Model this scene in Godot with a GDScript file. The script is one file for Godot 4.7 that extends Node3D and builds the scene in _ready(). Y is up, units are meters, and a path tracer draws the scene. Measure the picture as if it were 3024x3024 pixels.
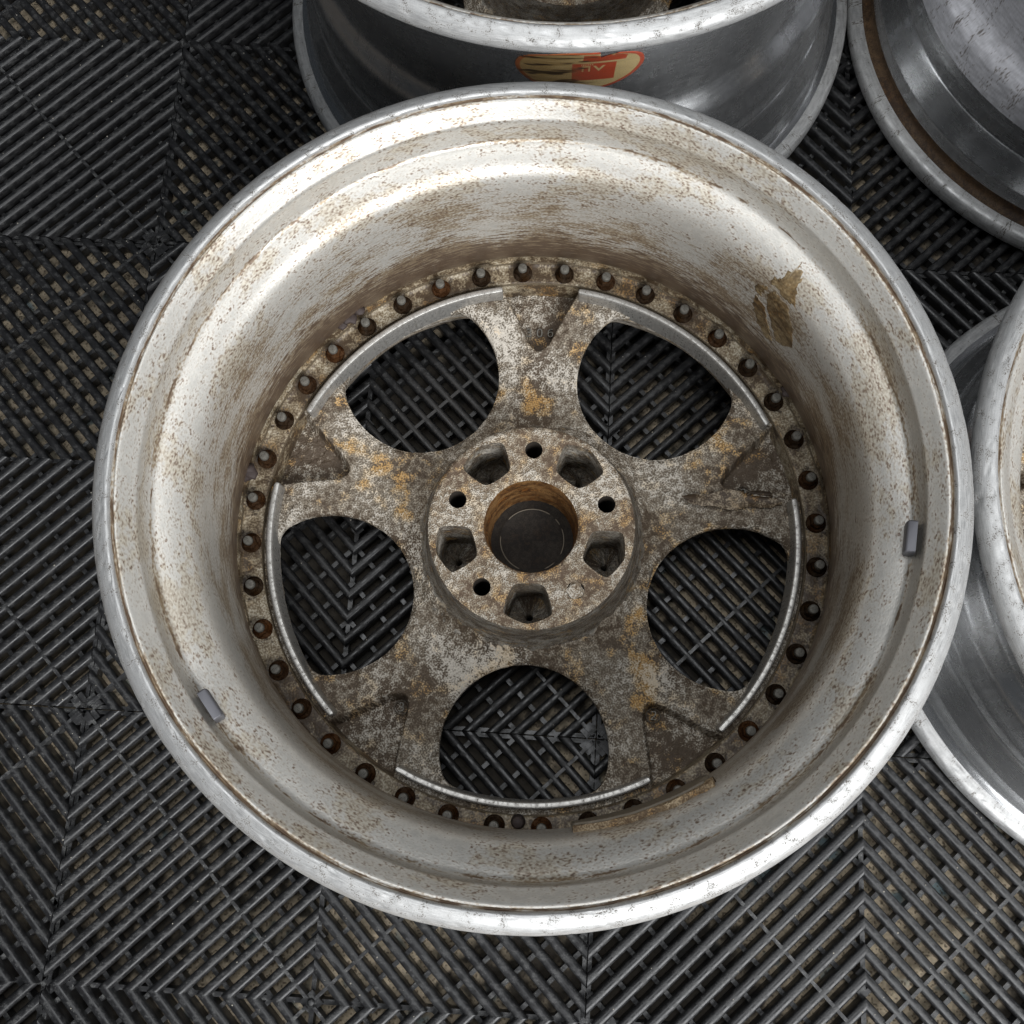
extends Node3D

# ------------------------------------------------------------------ constants
const MAT_TOP := 0.018          # height of the rib tops above the concrete
const TILE := 0.4
const PITCH := 0.0184
const WIN_C := 0.1545           # windows of the wheel centre: circle centre, radius, outer limit
const WIN_R := 0.0605
const WIN_OUT := 0.1888

# ochre blooms (0), white crust (1) and dark paint (2) on the wheel centre: x, y, radius in metres
const BLOOMS := [[0.084, -0.093, 0.020, 0], [0.079, -0.059, 0.014, 0], [0.098, -0.023, 0.014, 0], [0.091, -0.114, 0.018, 0], [-0.125, 0.045, 0.016, 0], [-0.101, 0.024, 0.016, 0], [-0.087, 0.048, 0.014, 0], [0.135, 0.077, 0.022, 0], [0.123, -0.002, 0.016, 0], [-0.007, 0.111, 0.020, 0], [-0.138, 0.068, 0.015, 0], [-0.021, -0.095, 0.022, 0],
	[-0.033, 0.160, 0.016, 1], [0.055, 0.143, 0.016, 1], [0.034, -0.150, 0.028, 1], [-0.056, -0.096, 0.026, 1], [-0.019, -0.080, 0.022, 1], [0.099, -0.100, 0.018, 1], [0.0, 0.130, 0.024, 1], [-0.150, -0.030, 0.02, 1],
	[-0.091, -0.007, 0.022, 2], [0.058, -0.012, 0.030, 2], [-0.006, 0.094, 0.020, 2], [-0.100, -0.120, 0.024, 2]]

var noise_a := FastNoiseLite.new()
var noise_b := FastNoiseLite.new()
var mats := {}
var tex := {}
var shared := {}
var rng := RandomNumberGenerator.new()


func _ready() -> void:
	rng.seed = 7
	# ---------------------------------------------------------------- camera
	var cam := Camera3D.new()
	cam.name = "camera"
	cam.position = Vector3(0.363696, 0.822258, 0.412419)
	cam.rotation = Vector3(-1.337970, 0.203126, -0.148351)
	cam.fov = 53.02
	cam.near = 0.02
	cam.far = 30.0
	cam.current = true
	add_child(cam)
	# ---------------------------------------------------------------- surroundings: a dim workshop
	var we := WorldEnvironment.new()
	we.name = "environment"
	var env := Environment.new()
	env.background_mode = Environment.BG_COLOR
	env.background_color = Color(0.86, 0.93, 1.0)
	env.background_energy_multiplier = 0.03
	env.tonemap_mode = Environment.TONE_MAPPER_LINEAR
	env.tonemap_exposure = 1.07
	env.sdfgi_enabled = true
	env.ssao_enabled = true
	env.ssil_enabled = true
	we.environment = env
	add_child(we)
	# ---------------------------------------------------------------- lamps
	area("doorway_light", Vector3(1.30, 1.60, 1.75), Vector3(0.35, 0.1, 0.10), Vector2(2.3, 1.4), 8.6, Color(0.99, 0.995, 1.0))
	area("ceiling_light", Vector3(0.30, 2.30, 0.05), Vector3(0.33, 0.0, 0.2), Vector2(1.6, 0.9), 1.7, Color(0.98, 0.99, 1.0))

	noise_a.noise_type = FastNoiseLite.TYPE_SIMPLEX_SMOOTH
	noise_a.frequency = 1.0
	noise_a.fractal_octaves = 3
	noise_a.seed = 11
	noise_b.noise_type = FastNoiseLite.TYPE_SIMPLEX_SMOOTH
	noise_b.frequency = 1.0
	noise_b.fractal_octaves = 2
	noise_b.seed = 23

	make_textures()
	make_materials()

	# ---------------------------------------------------------------- setting
	make_floor()
	make_mat()
	make_grit()

	# ---------------------------------------------------------------- wheels
	make_centre_meshes()
	make_wheel("alloy_wheel", Vector3(0.34375, MAT_TOP, 0.2567), 0.270, 1.0, 720, 0,
		"corroded alloy wheel lying face down in the foreground, rusty bolts and spokes showing")
	make_wheel("alloy_wheel_001", Vector3(0.3473, MAT_TOP, -0.247), 0.290, 0.0, 480, 1,
		"polished alloy wheel with a torn red and cream sticker, behind the corroded one")
	make_wheel("alloy_wheel_002", Vector3(0.843, MAT_TOP, -0.243), 0.262, 20.0, 480, 2,
		"alloy wheel in the top right corner with a brown grimy ring at its lower lip")
	make_wheel("alloy_wheel_003", Vector3(0.846, MAT_TOP, 0.249), 0.252, -2.0, 480, 3,
		"grey alloy wheel cut off by the right edge, touching the corroded wheel's right side")


func area(called: String, at: Vector3, aim: Vector3, size: Vector2, energy: float, color: Color) -> void:
	var l := AreaLight3D.new()
	l.name = called
	l.area_size = size
	l.light_energy = energy
	l.light_color = color
	l.shadow_enabled = true
	l.area_range = 12.0
	add_child(l)
	l.look_at_from_position(at, aim, Vector3.UP)


# ==================================================================== helpers
func put(called: String, mesh: Mesh, mat: Material, parent: Node, at := Vector3.ZERO, turn := 0.0) -> MeshInstance3D:
	var o := MeshInstance3D.new()
	o.name = called
	o.mesh = mesh
	o.material_override = mat
	o.position = at
	o.rotation.y = turn
	parent.add_child(o, true)
	return o


func to_mesh(v: PackedVector3Array, uv: PackedVector2Array, idx: PackedInt32Array, nrm := PackedVector3Array()) -> ArrayMesh:
	if nrm.is_empty():
		nrm.resize(v.size())
		for i in range(0, idx.size(), 3):
			var a := idx[i]
			var b := idx[i + 1]
			var c := idx[i + 2]
			var n := (v[c] - v[a]).cross(v[b] - v[a])
			nrm[a] += n
			nrm[b] += n
			nrm[c] += n
		for i in nrm.size():
			nrm[i] = nrm[i].normalized() if nrm[i].length_squared() > 0.0 else Vector3.UP
	var arr := []
	arr.resize(Mesh.ARRAY_MAX)
	arr[Mesh.ARRAY_VERTEX] = v
	arr[Mesh.ARRAY_NORMAL] = nrm
	arr[Mesh.ARRAY_TEX_UV] = uv
	arr[Mesh.ARRAY_INDEX] = idx
	var m := ArrayMesh.new()
	m.add_surface_from_arrays(Mesh.PRIMITIVE_TRIANGLES, arr)
	return m


# grid of nu columns by nv rows; with wrap the last column meets the first
func grid(p: PackedVector3Array, uv: PackedVector2Array, nu: int, nv: int, wrap: bool) -> ArrayMesh:
	var idx := PackedInt32Array()
	for i in nu - 1:
		for j in nv - 1:
			var a := i * nv + j
			var b := a + nv
			idx.append_array([a, a + 1, b, b, a + 1, b + 1])
	var nrm := PackedVector3Array()
	nrm.resize(p.size())
	for i in range(0, idx.size(), 3):
		var a := idx[i]
		var b := idx[i + 1]
		var c := idx[i + 2]
		var n := (p[c] - p[a]).cross(p[b] - p[a])
		nrm[a] += n
		nrm[b] += n
		nrm[c] += n
	if wrap:
		for j in nv:
			var k := (nu - 1) * nv + j
			var s := nrm[j] + nrm[k]
			nrm[j] = s
			nrm[k] = s
	for i in nrm.size():
		nrm[i] = nrm[i].normalized() if nrm[i].length_squared() > 0.0 else Vector3.UP
	return to_mesh(p, uv, idx, nrm)


# profile of (radius, height) turned round the y axis; how: "dent", "cut" or "rough" moves the points
func lathe(prof: PackedVector2Array, seg: int, how := "", u_rep := 1.0, par := 0.0) -> ArrayMesh:
	var nv := prof.size()
	var p := PackedVector3Array()
	var uv := PackedVector2Array()
	var along := PackedFloat32Array()
	along.resize(nv)
	for j in range(1, nv):
		along[j] = along[j - 1] + prof[j].distance_to(prof[j - 1])
	var total := maxf(along[nv - 1], 1e-6)
	for i in seg + 1:
		var a := TAU * float(i % seg) / seg
		var ca := cos(a)
		var sa := sin(a)
		for j in nv:
			var q := prof[j]
			if how == "dent":
				q = dented(a, j, q, par)
			elif how == "cut":
				q = cut_back(a, j, q, par)
			elif how == "rough":
				q = roughened(a, j, q)
			p.append(Vector3(q.x * ca, q.y, -q.x * sa))
			uv.append(Vector2(u_rep * float(i) / seg, along[j] / total))
	return grid(p, uv, seg + 1, nv, true)


# nicked and slightly bent lip
func dented(a: float, j: int, q: Vector2, sd: float) -> Vector2:
	if j == 0 or j >= 30:
		return q
	var p := Vector3(cos(a) * q.x, sd + j * 0.0008, sin(a) * q.x)
	var n := n3(noise_b, p, 60.0) * 0.00008 + n3(noise_b, p, 260.0) * 0.00003
	n -= maxf(0.0, n3(noise_a, p, 120.0) - 0.36) * 0.0018
	return q + Vector2(n, n)


# the fillet of the bolt flange: filled with metal between the nuts, cut back round each nut
func cut_back(a: float, j: int, q: Vector2, first: float) -> Vector2:
	var d := absf(fposmod(a - first + PI / 40.0, PI / 20.0) - PI / 40.0) * 0.207
	var fill := smoothstep(0.0062, 0.0086, d)
	var p := Vector3(cos(a) * q.x, q.y, sin(a) * q.x)
	var lump := n3(noise_b, p, 200.0) * 0.0002 if j > 1 and j < 14 else 0.0
	if j >= 6 and j <= 12:
		var t := (q.x - 0.2105) / 0.0065
		return Vector2(q.x - 0.0011 * fill * clampf(t, 0.0, 1.0), q.y + 0.0042 * fill * t * t + lump)
	return Vector2(q.x, q.y + lump)


func roughened(a: float, j: int, q: Vector2) -> Vector2:
	if j == 0:
		return q
	var p := Vector3(cos(a) * q.x, q.y, sin(a) * q.x)
	return Vector2(q.x + n3(noise_a, p, 70.0) * 0.0006, q.y)


# smooth a profile by inserting points of a Catmull-Rom curve
func smooth(prof: PackedVector2Array, per: int) -> PackedVector2Array:
	var out := PackedVector2Array()
	for i in prof.size() - 1:
		var a := prof[maxi(i - 1, 0)]
		var b := prof[i]
		var c := prof[i + 1]
		var d := prof[mini(i + 2, prof.size() - 1)]
		for k in per:
			var t := float(k) / per
			var lin := b.lerp(c, t)
			var cub := b.cubic_interpolate(c, a, d, t)
			out.append(lin.lerp(cub, 0.7))
	out.append(prof[prof.size() - 1])
	return out


func V(list: Array) -> PackedVector2Array:
	var o := PackedVector2Array()
	for i in range(0, list.size(), 2):
		o.append(Vector2(list[i], list[i + 1]))
	return o


func n3(n: FastNoiseLite, p: Vector3, f: float) -> float:
	return n.get_noise_3d(p.x * f, p.y * f, p.z * f)


class Boxes:
	var v := PackedVector3Array()
	var uv := PackedVector2Array()
	var idx := PackedInt32Array()

	# a box given by a transform and half extents, flat shaded
	func box(t: Transform3D, h: Vector3) -> void:
		for ax in 3:
			for s in [-1.0, 1.0]:
				var n := Vector3.ZERO
				n[ax] = s
				var u := Vector3.ZERO
				u[(ax + 1) % 3] = 1.0
				var w := n.cross(u)
				var b := v.size()
				for q in [[-1, -1], [1, -1], [1, 1], [-1, 1]]:
					v.append(t * ((n + u * q[0] + w * q[1]) * h))
					uv.append(Vector2(q[0], q[1]))
				idx.append_array([b, b + 2, b + 1, b, b + 3, b + 2])


# ==================================================================== textures
func noise_bytes(w: int, h: int, kind: int, freq: float, oct: int, sd: int, seamless := false, stretch := 1.0) -> PackedByteArray:
	var n := FastNoiseLite.new()
	n.noise_type = kind
	n.frequency = freq
	n.seed = sd
	n.fractal_type = FastNoiseLite.FRACTAL_FBM if oct > 1 else FastNoiseLite.FRACTAL_NONE
	n.fractal_octaves = oct
	if kind == FastNoiseLite.TYPE_CELLULAR:
		n.cellular_return_type = FastNoiseLite.RETURN_DISTANCE
		n.cellular_jitter = 1.0
	var ww := int(w / stretch)
	var im: Image = n.get_seamless_image(ww, h, false, false, 0.12) if seamless else n.get_image(ww, h)
	im.convert(Image.FORMAT_L8)
	if ww != w:
		im.resize(w, h, Image.INTERPOLATE_CUBIC)
	return im.get_data()


func image_tex(w: int, h: int, data: PackedByteArray, rgb := true) -> ImageTexture:
	return ImageTexture.create_from_image(Image.create_from_data(w, h, false, Image.FORMAT_RGB8 if rgb else Image.FORMAT_L8, data))


# corroded cast aluminium: brown grime, pale oxide crust, ochre blooms; pal: dark, mid, crust, ochre, deep (sRGB)
func corrosion(size: int, pal: Array, sd: int, crust_at: float, ochre_at: float, deep_at: float, nuts := false, placed := false) -> Array:
	var low := noise_bytes(size, size, FastNoiseLite.TYPE_SIMPLEX_SMOOTH, 0.007, 3, sd)
	var mid := noise_bytes(size, size, FastNoiseLite.TYPE_SIMPLEX, 0.045, 5, sd + 1)
	var fine := noise_bytes(size, size, FastNoiseLite.TYPE_SIMPLEX, 0.20, 3, sd + 2)
	var och := noise_bytes(size, size, FastNoiseLite.TYPE_SIMPLEX_SMOOTH, 0.016, 4, sd + 3)
	var out := PackedByteArray()
	out.resize(size * size * 3)
	var hgt := PackedByteArray()
	hgt.resize(size * size)
	var d: Color = pal[0]
	var m: Color = pal[1]
	var c: Color = pal[2]
	var o: Color = pal[3]
	var e: Color = pal[4]
	for i in size * size:
		var l := clampf((low[i] / 255.0 - 0.5) * 1.9 + 0.5, 0.0, 1.0)
		var md := clampf((mid[i] / 255.0 - 0.5) * 1.7 + 0.5, 0.0, 1.0)
		var f := fine[i] / 255.0
		var oc := clampf((och[i] / 255.0 - 0.5) * 1.7 + 0.5, 0.0, 1.0)
		var more_ochre := 0.0
		var more_crust := 0.0
		var more_deep := 0.0
		if placed:
			var at := Vector2((i % size) / float(size) - 0.5, 0.5 - (i / size) / float(size)) * 0.4
			var rr := at.length_squared()
			if rr > 0.0049 and rr < 0.041:
				for q in BLOOMS:
					var dd: float = Vector2(at.x - q[0], at.y - q[1]).length_squared() / (q[2] * q[2])
					if dd < 4.0:
						var g0 := exp(-dd * 1.4)
						if q[3] == 0:
							more_ochre += g0 * 0.44
						elif q[3] == 1:
							more_crust += g0 * 0.34
						else:
							more_deep += g0 * 0.40
				# crust sits on the window edges, old paint stays in the recesses
				var sec := roundf((at.angle() - PI / 2) / (TAU / 5)) * (TAU / 5) + PI / 2
				var p := at.rotated(-sec)
				p.y = absf(p.y)
				var sd0 := window_sd(p, PI / 5)
				if sd0 < 0.014:
					more_crust += 0.16 * exp(-maxf(sd0, 0.0) / 0.004)
					more_ochre += 0.12 * exp(-maxf(sd0, 0.0) / 0.007)
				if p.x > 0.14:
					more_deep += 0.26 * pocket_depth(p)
		var t := clampf(0.46 + (md - 0.5) * 0.55 + (f - 0.5) * 1.25 + (l - 0.5) * 0.35, 0.0, 1.0)
		var r := d.r + (m.r - d.r) * t
		var g := d.g + (m.g - d.g) * t
		var b := d.b + (m.b - d.b) * t
		# deep brown leftovers of paint and grease
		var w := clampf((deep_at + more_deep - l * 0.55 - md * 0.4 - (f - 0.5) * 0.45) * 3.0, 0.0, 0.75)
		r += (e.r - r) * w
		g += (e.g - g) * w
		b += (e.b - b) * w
		# ochre blooms
		w = clampf((oc * 0.7 + md * 0.3 + (f - 0.5) * 0.6 + more_ochre - ochre_at) * 3.0, 0.0, 0.82)
		r += (o.r * (0.70 + f * 0.55) - r) * w
		g += (o.g * (0.70 + f * 0.55) - g) * w
		b += (o.b * (0.70 + f * 0.55) - b) * w
		# oxide crust, in clusters
		var k := clampf((md * 0.40 + f * 0.85 + (l - 0.5) * 0.45 + more_crust - 0.04 - crust_at) * 4.0, 0.0, 1.0)
		w = k * 0.72
		r += (c.r - r) * w
		g += (c.g - g) * w
		b += (c.b - b) * w
		out[i * 3] = clampi(int(r * 255.0), 0, 255)
		out[i * 3 + 1] = clampi(int(g * 255.0), 0, 255)
		out[i * 3 + 2] = clampi(int(b * 255.0), 0, 255)
		hgt[i] = clampi(int((f * 0.35 + k * 0.4 + md * 0.25) * 255.0), 0, 255)
	if nuts:
		# grease that has crept out round every nut of the bolt circle
		for k in 40:
			var a := deg_to_rad(5.0) + k * TAU / 40
			var at := (Vector2(cos(a), -sin(a)) * 0.2085 / 0.45 + Vector2(0.5, 0.5)) * size
			var reach := int(0.0125 / 0.45 * size)
			for y in range(int(at.y) - reach, int(at.y) + reach):
				for x in range(int(at.x) - reach, int(at.x) + reach):
					var i := clampi(y, 0, size - 1) * size + clampi(x, 0, size - 1)
					var d0 := Vector2(x, y).distance_to(at) / reach
					var q := clampf((1.05 - d0 + (mid[i] / 255.0 - 0.5) * 1.6 + (fine[i] / 255.0 - 0.5) * 0.8 - 0.55) * 5.0, 0.0, 0.85)
					out[i * 3] = int(lerpf(out[i * 3], e.r * 200.0, q))
					out[i * 3 + 1] = int(lerpf(out[i * 3 + 1], e.g * 200.0, q))
					out[i * 3 + 2] = int(lerpf(out[i * 3 + 2], e.b * 200.0, q))
	return [image_tex(size, size, out), image_tex(size, size, hgt, false)]


func rgb8(r: int, g: int, b: int) -> Color:
	return Color(r / 255.0, g / 255.0, b / 255.0)


func make_textures() -> void:
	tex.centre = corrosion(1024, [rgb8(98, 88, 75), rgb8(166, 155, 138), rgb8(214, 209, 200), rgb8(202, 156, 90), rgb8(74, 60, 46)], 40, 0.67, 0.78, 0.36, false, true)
	tex.pad = corrosion(512, [rgb8(112, 96, 78), rgb8(176, 163, 142), rgb8(216, 211, 202), rgb8(194, 150, 90), rgb8(88, 71, 56)], 60, 0.64, 0.72, 0.42)
	tex.ring = corrosion(1024, [rgb8(108, 93, 72), rgb8(166, 153, 129), rgb8(200, 193, 176), rgb8(140, 106, 62), rgb8(66, 51, 36)], 80, 0.74, 0.70, 0.46, true)
	tex.barrel = barrel_texture()
	tex.metal = metal_texture(90)
	tex.grime = metal_texture(130, 0.25)
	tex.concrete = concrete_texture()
	tex.plastic = plastic_texture()
	tex.sticker = sticker_texture()


# inner barrel paint, u round the wheel, v from the lip groove down to the bolt flange
func barrel_texture() -> Array:
	var w := 2048
	var h := 512
	var low := noise_bytes(w, h, FastNoiseLite.TYPE_SIMPLEX_SMOOTH, 0.008, 3, 201, true)
	var mid := noise_bytes(w, h, FastNoiseLite.TYPE_SIMPLEX, 0.05, 3, 202, true)
	var fine := noise_bytes(w, h, FastNoiseLite.TYPE_SIMPLEX, 0.2, 2, 203, true)
	var streak := noise_bytes(w, h, FastNoiseLite.TYPE_SIMPLEX, 0.11, 3, 204, true, 4.0)
	var cell := noise_bytes(w, h, FastNoiseLite.TYPE_CELLULAR, 0.24, 1, 205, true)
	var cell2 := noise_bytes(w, h, FastNoiseLite.TYPE_CELLULAR, 0.10, 1, 206, true)
	var out := PackedByteArray()
	out.resize(w * h * 3)
	var hgt := PackedByteArray()
	hgt.resize(w * h)
	for y in h:
		var v := float(y) / h
		# how much brake dust clings to this height: the well below the shoulder is caked, two rims collect rust
		var dust := smoothstep(0.29, 0.44, v) * 0.32 + smoothstep(0.55, 0.92, v) * 0.52
		var edge := exp(-pow((v - 0.190) / 0.010, 2.0)) * 0.40 + exp(-pow((v - 0.008) / 0.016, 2.0)) * 0.62 - smoothstep(0.19, 0.09, v) * 0.10
		for x in w:
			var i := y * w + x
			var l := low[i] / 255.0
			var md := mid[i] / 255.0
			var f := fine[i] / 255.0
			var s := streak[i] / 255.0
			# worn silver-white paint
			var t := 0.9 + (md - 0.5) * 0.10 + (f - 0.5) * 0.07 + (l - 0.5) * 0.08
			var r := 0.885 * t
			var g := 0.872 * t
			var b := 0.842 * t
			# yellowing
			var q := clampf((l * 0.8 + md * 0.3 - 0.62) * 3.0, 0.0, 0.32)
			r += (0.72 - r) * q
			g += (0.665 - g) * q
			b += (0.55 - b) * q
			# caked dust, streaked along the rim
			q = clampf((dust + edge + s * 0.45 + f * 0.35 + l * 0.40 - 0.88) * 3.2, 0.0, 0.82)
			r += (0.54 - r) * q
			g += (0.46 - g) * q
			b += (0.355 - b) * q
			q = clampf((dust * 1.1 + edge * 1.3 + s * 0.7 + md * 0.35 - 1.12) * 6.0, 0.0, 0.85)
			r += (0.38 - r) * q
			g += (0.31 - g) * q
			b += (0.25 - b) * q
			# fine peppering of grime
			q = clampf((f - 0.58 + (l - 0.5) * 0.55 + (md - 0.5) * 0.35 + dust * 0.12) * 2.4, 0.0, 0.30)
			r += (0.47 - r) * q
			g += (0.40 - g) * q
			b += (0.33 - b) * q
			# pits: rust specks with a pale blister
			var c := cell[i] / 255.0
			var many := l * 0.75 + md * 0.5 + dust * 0.25 - 0.06 + (f - 0.5) * 0.4
			var size := 0.02 + clampf((many - 0.44) * 0.9, 0.0, 0.30) + (f - 0.5) * 0.26
			if c < size:
				q = clampf((size - c) * 7.0, 0.0, 0.9) * clampf(0.15 + (md - 0.3) * 1.5 + (s - 0.5) * 0.8, 0.15, 1.0)
				r += (0.44 - r) * q
				g += (0.375 - g) * q
				b += (0.325 - b) * q
			var c2 := cell2[i] / 255.0
			if c2 < 0.10 + (f - 0.5) * 0.1 and md * 0.8 + l * 0.9 > 0.92:
				q = 0.75 if c2 > 0.05 else 0.2
				r += (0.42 - r) * q
				g += (0.34 - g) * q
				b += (0.28 - b) * q
			out[i * 3] = clampi(int(r * 255.0), 0, 255)
			out[i * 3 + 1] = clampi(int(g * 255.0), 0, 255)
			out[i * 3 + 2] = clampi(int(b * 255.0), 0, 255)
			hgt[i] = clampi(int((0.5 + (f - 0.5) * 0.25 + (s - 0.5) * 0.3 * dust - (0.25 if c < 0.12 else 0.0)) * 255.0), 0, 255)
	return [image_tex(w, h, out), image_tex(w, h, hgt, false)]


# bare aluminium: light scuffs and dark nicks; returns albedo factor and roughness
func metal_texture(sd: int, blotch := 1.0) -> Array:
	var w := 1024
	var h := 128
	var low := noise_bytes(w, h, FastNoiseLite.TYPE_SIMPLEX_SMOOTH, 0.02, 3, sd, true)
	var fine := noise_bytes(w, h, FastNoiseLite.TYPE_SIMPLEX, 0.16, 3, sd + 1, true)
	var streak := noise_bytes(w, h, FastNoiseLite.TYPE_SIMPLEX, 0.30, 2, sd + 2, true, 16.0)
	var out := PackedByteArray()
	out.resize(w * h * 3)
	var rough := PackedByteArray()
	rough.resize(w * h)
	for i in w * h:
		var l := low[i] / 255.0
		var f := fine[i] / 255.0
		var s := streak[i] / 255.0
		var t := 0.90 + (s - 0.5) * 0.16 * (0.4 + blotch * 0.6) + (f - 0.5) * 0.10 * blotch
		var nick := clampf((f * 0.65 + l * 0.55 - 0.79) * 6.0, 0.0, 0.75) * blotch
		var c := Color(t, t, t).lerp(Color(0.42, 0.39, 0.36), nick)
		out[i * 3] = clampi(int(c.r * 255.0), 0, 255)
		out[i * 3 + 1] = clampi(int(c.g * 255.0), 0, 255)
		out[i * 3 + 2] = clampi(int(c.b * 255.0), 0, 255)
		rough[i] = clampi(int((0.60 + (s - 0.5) * 0.35 * blotch + (l - 0.5) * 0.4 * blotch + nick * 0.5) * 255.0), 0, 255)
	return [image_tex(w, h, out), image_tex(w, h, rough, false)]


# one sheet for the visible floor, 1.4 m square: beige, blue-grey smudges, dark stains and painted shade of the wheels
func concrete_texture() -> ImageTexture:
	var n := 1400
	var low := noise_bytes(n, n, FastNoiseLite.TYPE_SIMPLEX_SMOOTH, 0.006, 3, 301)
	var mid := noise_bytes(n, n, FastNoiseLite.TYPE_SIMPLEX, 0.045, 4, 302)
	var fine := noise_bytes(n, n, FastNoiseLite.TYPE_SIMPLEX, 0.22, 3, 303)
	var blue := noise_bytes(n, n, FastNoiseLite.TYPE_SIMPLEX_SMOOTH, 0.02, 2, 304)
	var shade_noise := noise_bytes(n, n, FastNoiseLite.TYPE_SIMPLEX_SMOOTH, 0.0022, 3, 584)
	var out := PackedByteArray()
	out.resize(n * n * 3)
	for y in n:
		for x in n:
			var i := y * n + x
			var l := low[i] / 255.0
			var m := mid[i] / 255.0
			var f := fine[i] / 255.0
			var t := 0.94 + (f - 0.5) * 0.34 + (m - 0.5) * 0.30
			var c := Color(0.80 * t, 0.735 * t, 0.63 * t)
			c = c.lerp(Color(0.33, 0.32, 0.28), clampf((l * 0.6 + m * 0.7 - 0.76) * 4.0, 0.0, 0.75))
			c = c.lerp(Color(0.34, 0.46, 0.53), clampf((blue[i] / 255.0 + m * 0.3 - 0.90) * 5.0, 0.0, 0.65))
			c = c.lerp(Color(0.18, 0.15, 0.12), clampf((f - 0.68) * 8.0, 0.0, 0.75))
			# shade under and behind the wheels, painted in as large dark areas; seed picked to fit
			c = c.lerp(Color(0.17, 0.155, 0.135), clampf((shade_noise[i] / 255.0 - 0.47) * 7.0 + (m - 0.5) * 2.0 + (l - 0.5) * 1.2, 0.0, 0.85))
			out[i * 3] = clampi(int(c.r * 255.0), 0, 255)
			out[i * 3 + 1] = clampi(int(c.g * 255.0), 0, 255)
			out[i * 3 + 2] = clampi(int(c.b * 255.0), 0, 255)
	return image_tex(n, n, out)


func plastic_texture() -> Array:
	var n := 512
	var mid := noise_bytes(n, n, FastNoiseLite.TYPE_SIMPLEX, 0.03, 4, 401, true)
	var fine := noise_bytes(n, n, FastNoiseLite.TYPE_SIMPLEX, 0.25, 2, 402, true)
	var streak := noise_bytes(n, n, FastNoiseLite.TYPE_SIMPLEX, 0.10, 2, 403, true, 4.0)
	var out := PackedByteArray()
	out.resize(n * n * 3)
	var rough := PackedByteArray()
	rough.resize(n * n)
	for i in n * n:
		var m := mid[i] / 255.0
		var f := fine[i] / 255.0
		var s := streak[i] / 255.0
		var dust := clampf((m * 0.7 + s * 0.5 + f * 0.3 - 0.78) * 1.5, 0.0, 0.42)
		if f > 0.80 and m > 0.48:
			dust = 0.95
		var c := Color(0.130, 0.131, 0.137).lerp(Color(0.40, 0.40, 0.39), dust)
		out[i * 3] = int(c.r * 255.0)
		out[i * 3 + 1] = int(c.g * 255.0)
		out[i * 3 + 2] = int(c.b * 255.0)
		rough[i] = clampi(int((0.36 + dust * 0.6 + (m - 0.5) * 0.25) * 255.0), 0, 255)
	return [image_tex(n, n, out), image_tex(n, n, rough, false)]


# the oval label: cream field, red border and blocks, burnt left end, letters upside down
func sticker_texture() -> ImageTexture:
	var w := 512
	var h := 256
	var streak := noise_bytes(w, h, FastNoiseLite.TYPE_SIMPLEX, 0.03, 3, 501, false, 8.0)
	var fine := noise_bytes(w, h, FastNoiseLite.TYPE_SIMPLEX, 0.2, 2, 502)
	var out := PackedByteArray()
	out.resize(w * h * 3)
	var red := rgb8(208, 84, 48)
	var cream := rgb8(226, 200, 142)
	for y in h:
		for x in w:
			var i := y * w + x
			var u := float(x) / w
			var v := float(y) / h
			var e := Vector2((u - 0.5) / 0.5, (v - 0.5) / 0.5).length()
			var s := streak[i] / 255.0
			var f := fine[i] / 255.0
			var c := cream
			if e > 0.93:
				c = red
			# red panel in the middle with a rounded right end, cream gap, red band with lettering
			if u > 0.52 and u < 0.845 and v > 0.13 and v < 0.36 and e < 0.9:
				c = red
			if u > 0.44 and u < 0.78 and v > 0.41 and v < 0.78:
				c = red
				var lu := fmod(u - 0.50, 0.085) / 0.085
				if u > 0.50 and u < 0.755 and v > 0.47 and v < 0.60:
					if u < 0.585 and lu > 0.2 and lu < 0.95 and (v < 0.50 or lu < 0.36 or lu > 0.80):
						c = cream
					elif u > 0.60 and u < 0.70:
						var k := absf(u - 0.65) / 0.05
						if k < (0.60 - v) / 0.13 and k > (0.60 - v) / 0.13 - 0.45:
							c = cream
				if u > 0.51 and u < 0.60 and v > 0.425 and v < 0.455 and fmod(u * 60.0, 1.0) > 0.4:
					c = cream
			# burn: the left half has gone brown in streaks
			var burn := clampf((0.62 - u) * 3.2 + (s - 0.5) * 1.6, 0.0, 1.0)
			c = c.lerp(rgb8(176, 136, 78), burn * 0.55)
			c = c.lerp(rgb8(58, 42, 24), clampf((0.25 - u) * 1.0 + (s - 0.60) * 5.0, 0.0, 0.8) * (1.0 if u < 0.62 else 0.0))
			c = c.lerp(rgb8(70, 40, 28), clampf((f - 0.75) * 4.0, 0.0, 0.4))
			out[i * 3] = int(c.r * 255.0)
			out[i * 3 + 1] = int(c.g * 255.0)
			out[i * 3 + 2] = int(c.b * 255.0)
	return image_tex(w, h, out)


# ==================================================================== materials
func std(called: String, color: Color, rough: float, metal := 0.0) -> StandardMaterial3D:
	var m := StandardMaterial3D.new()
	m.resource_name = called
	m.albedo_color = color
	m.roughness = rough
	m.metallic = metal
	mats[called] = m
	return m


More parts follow.
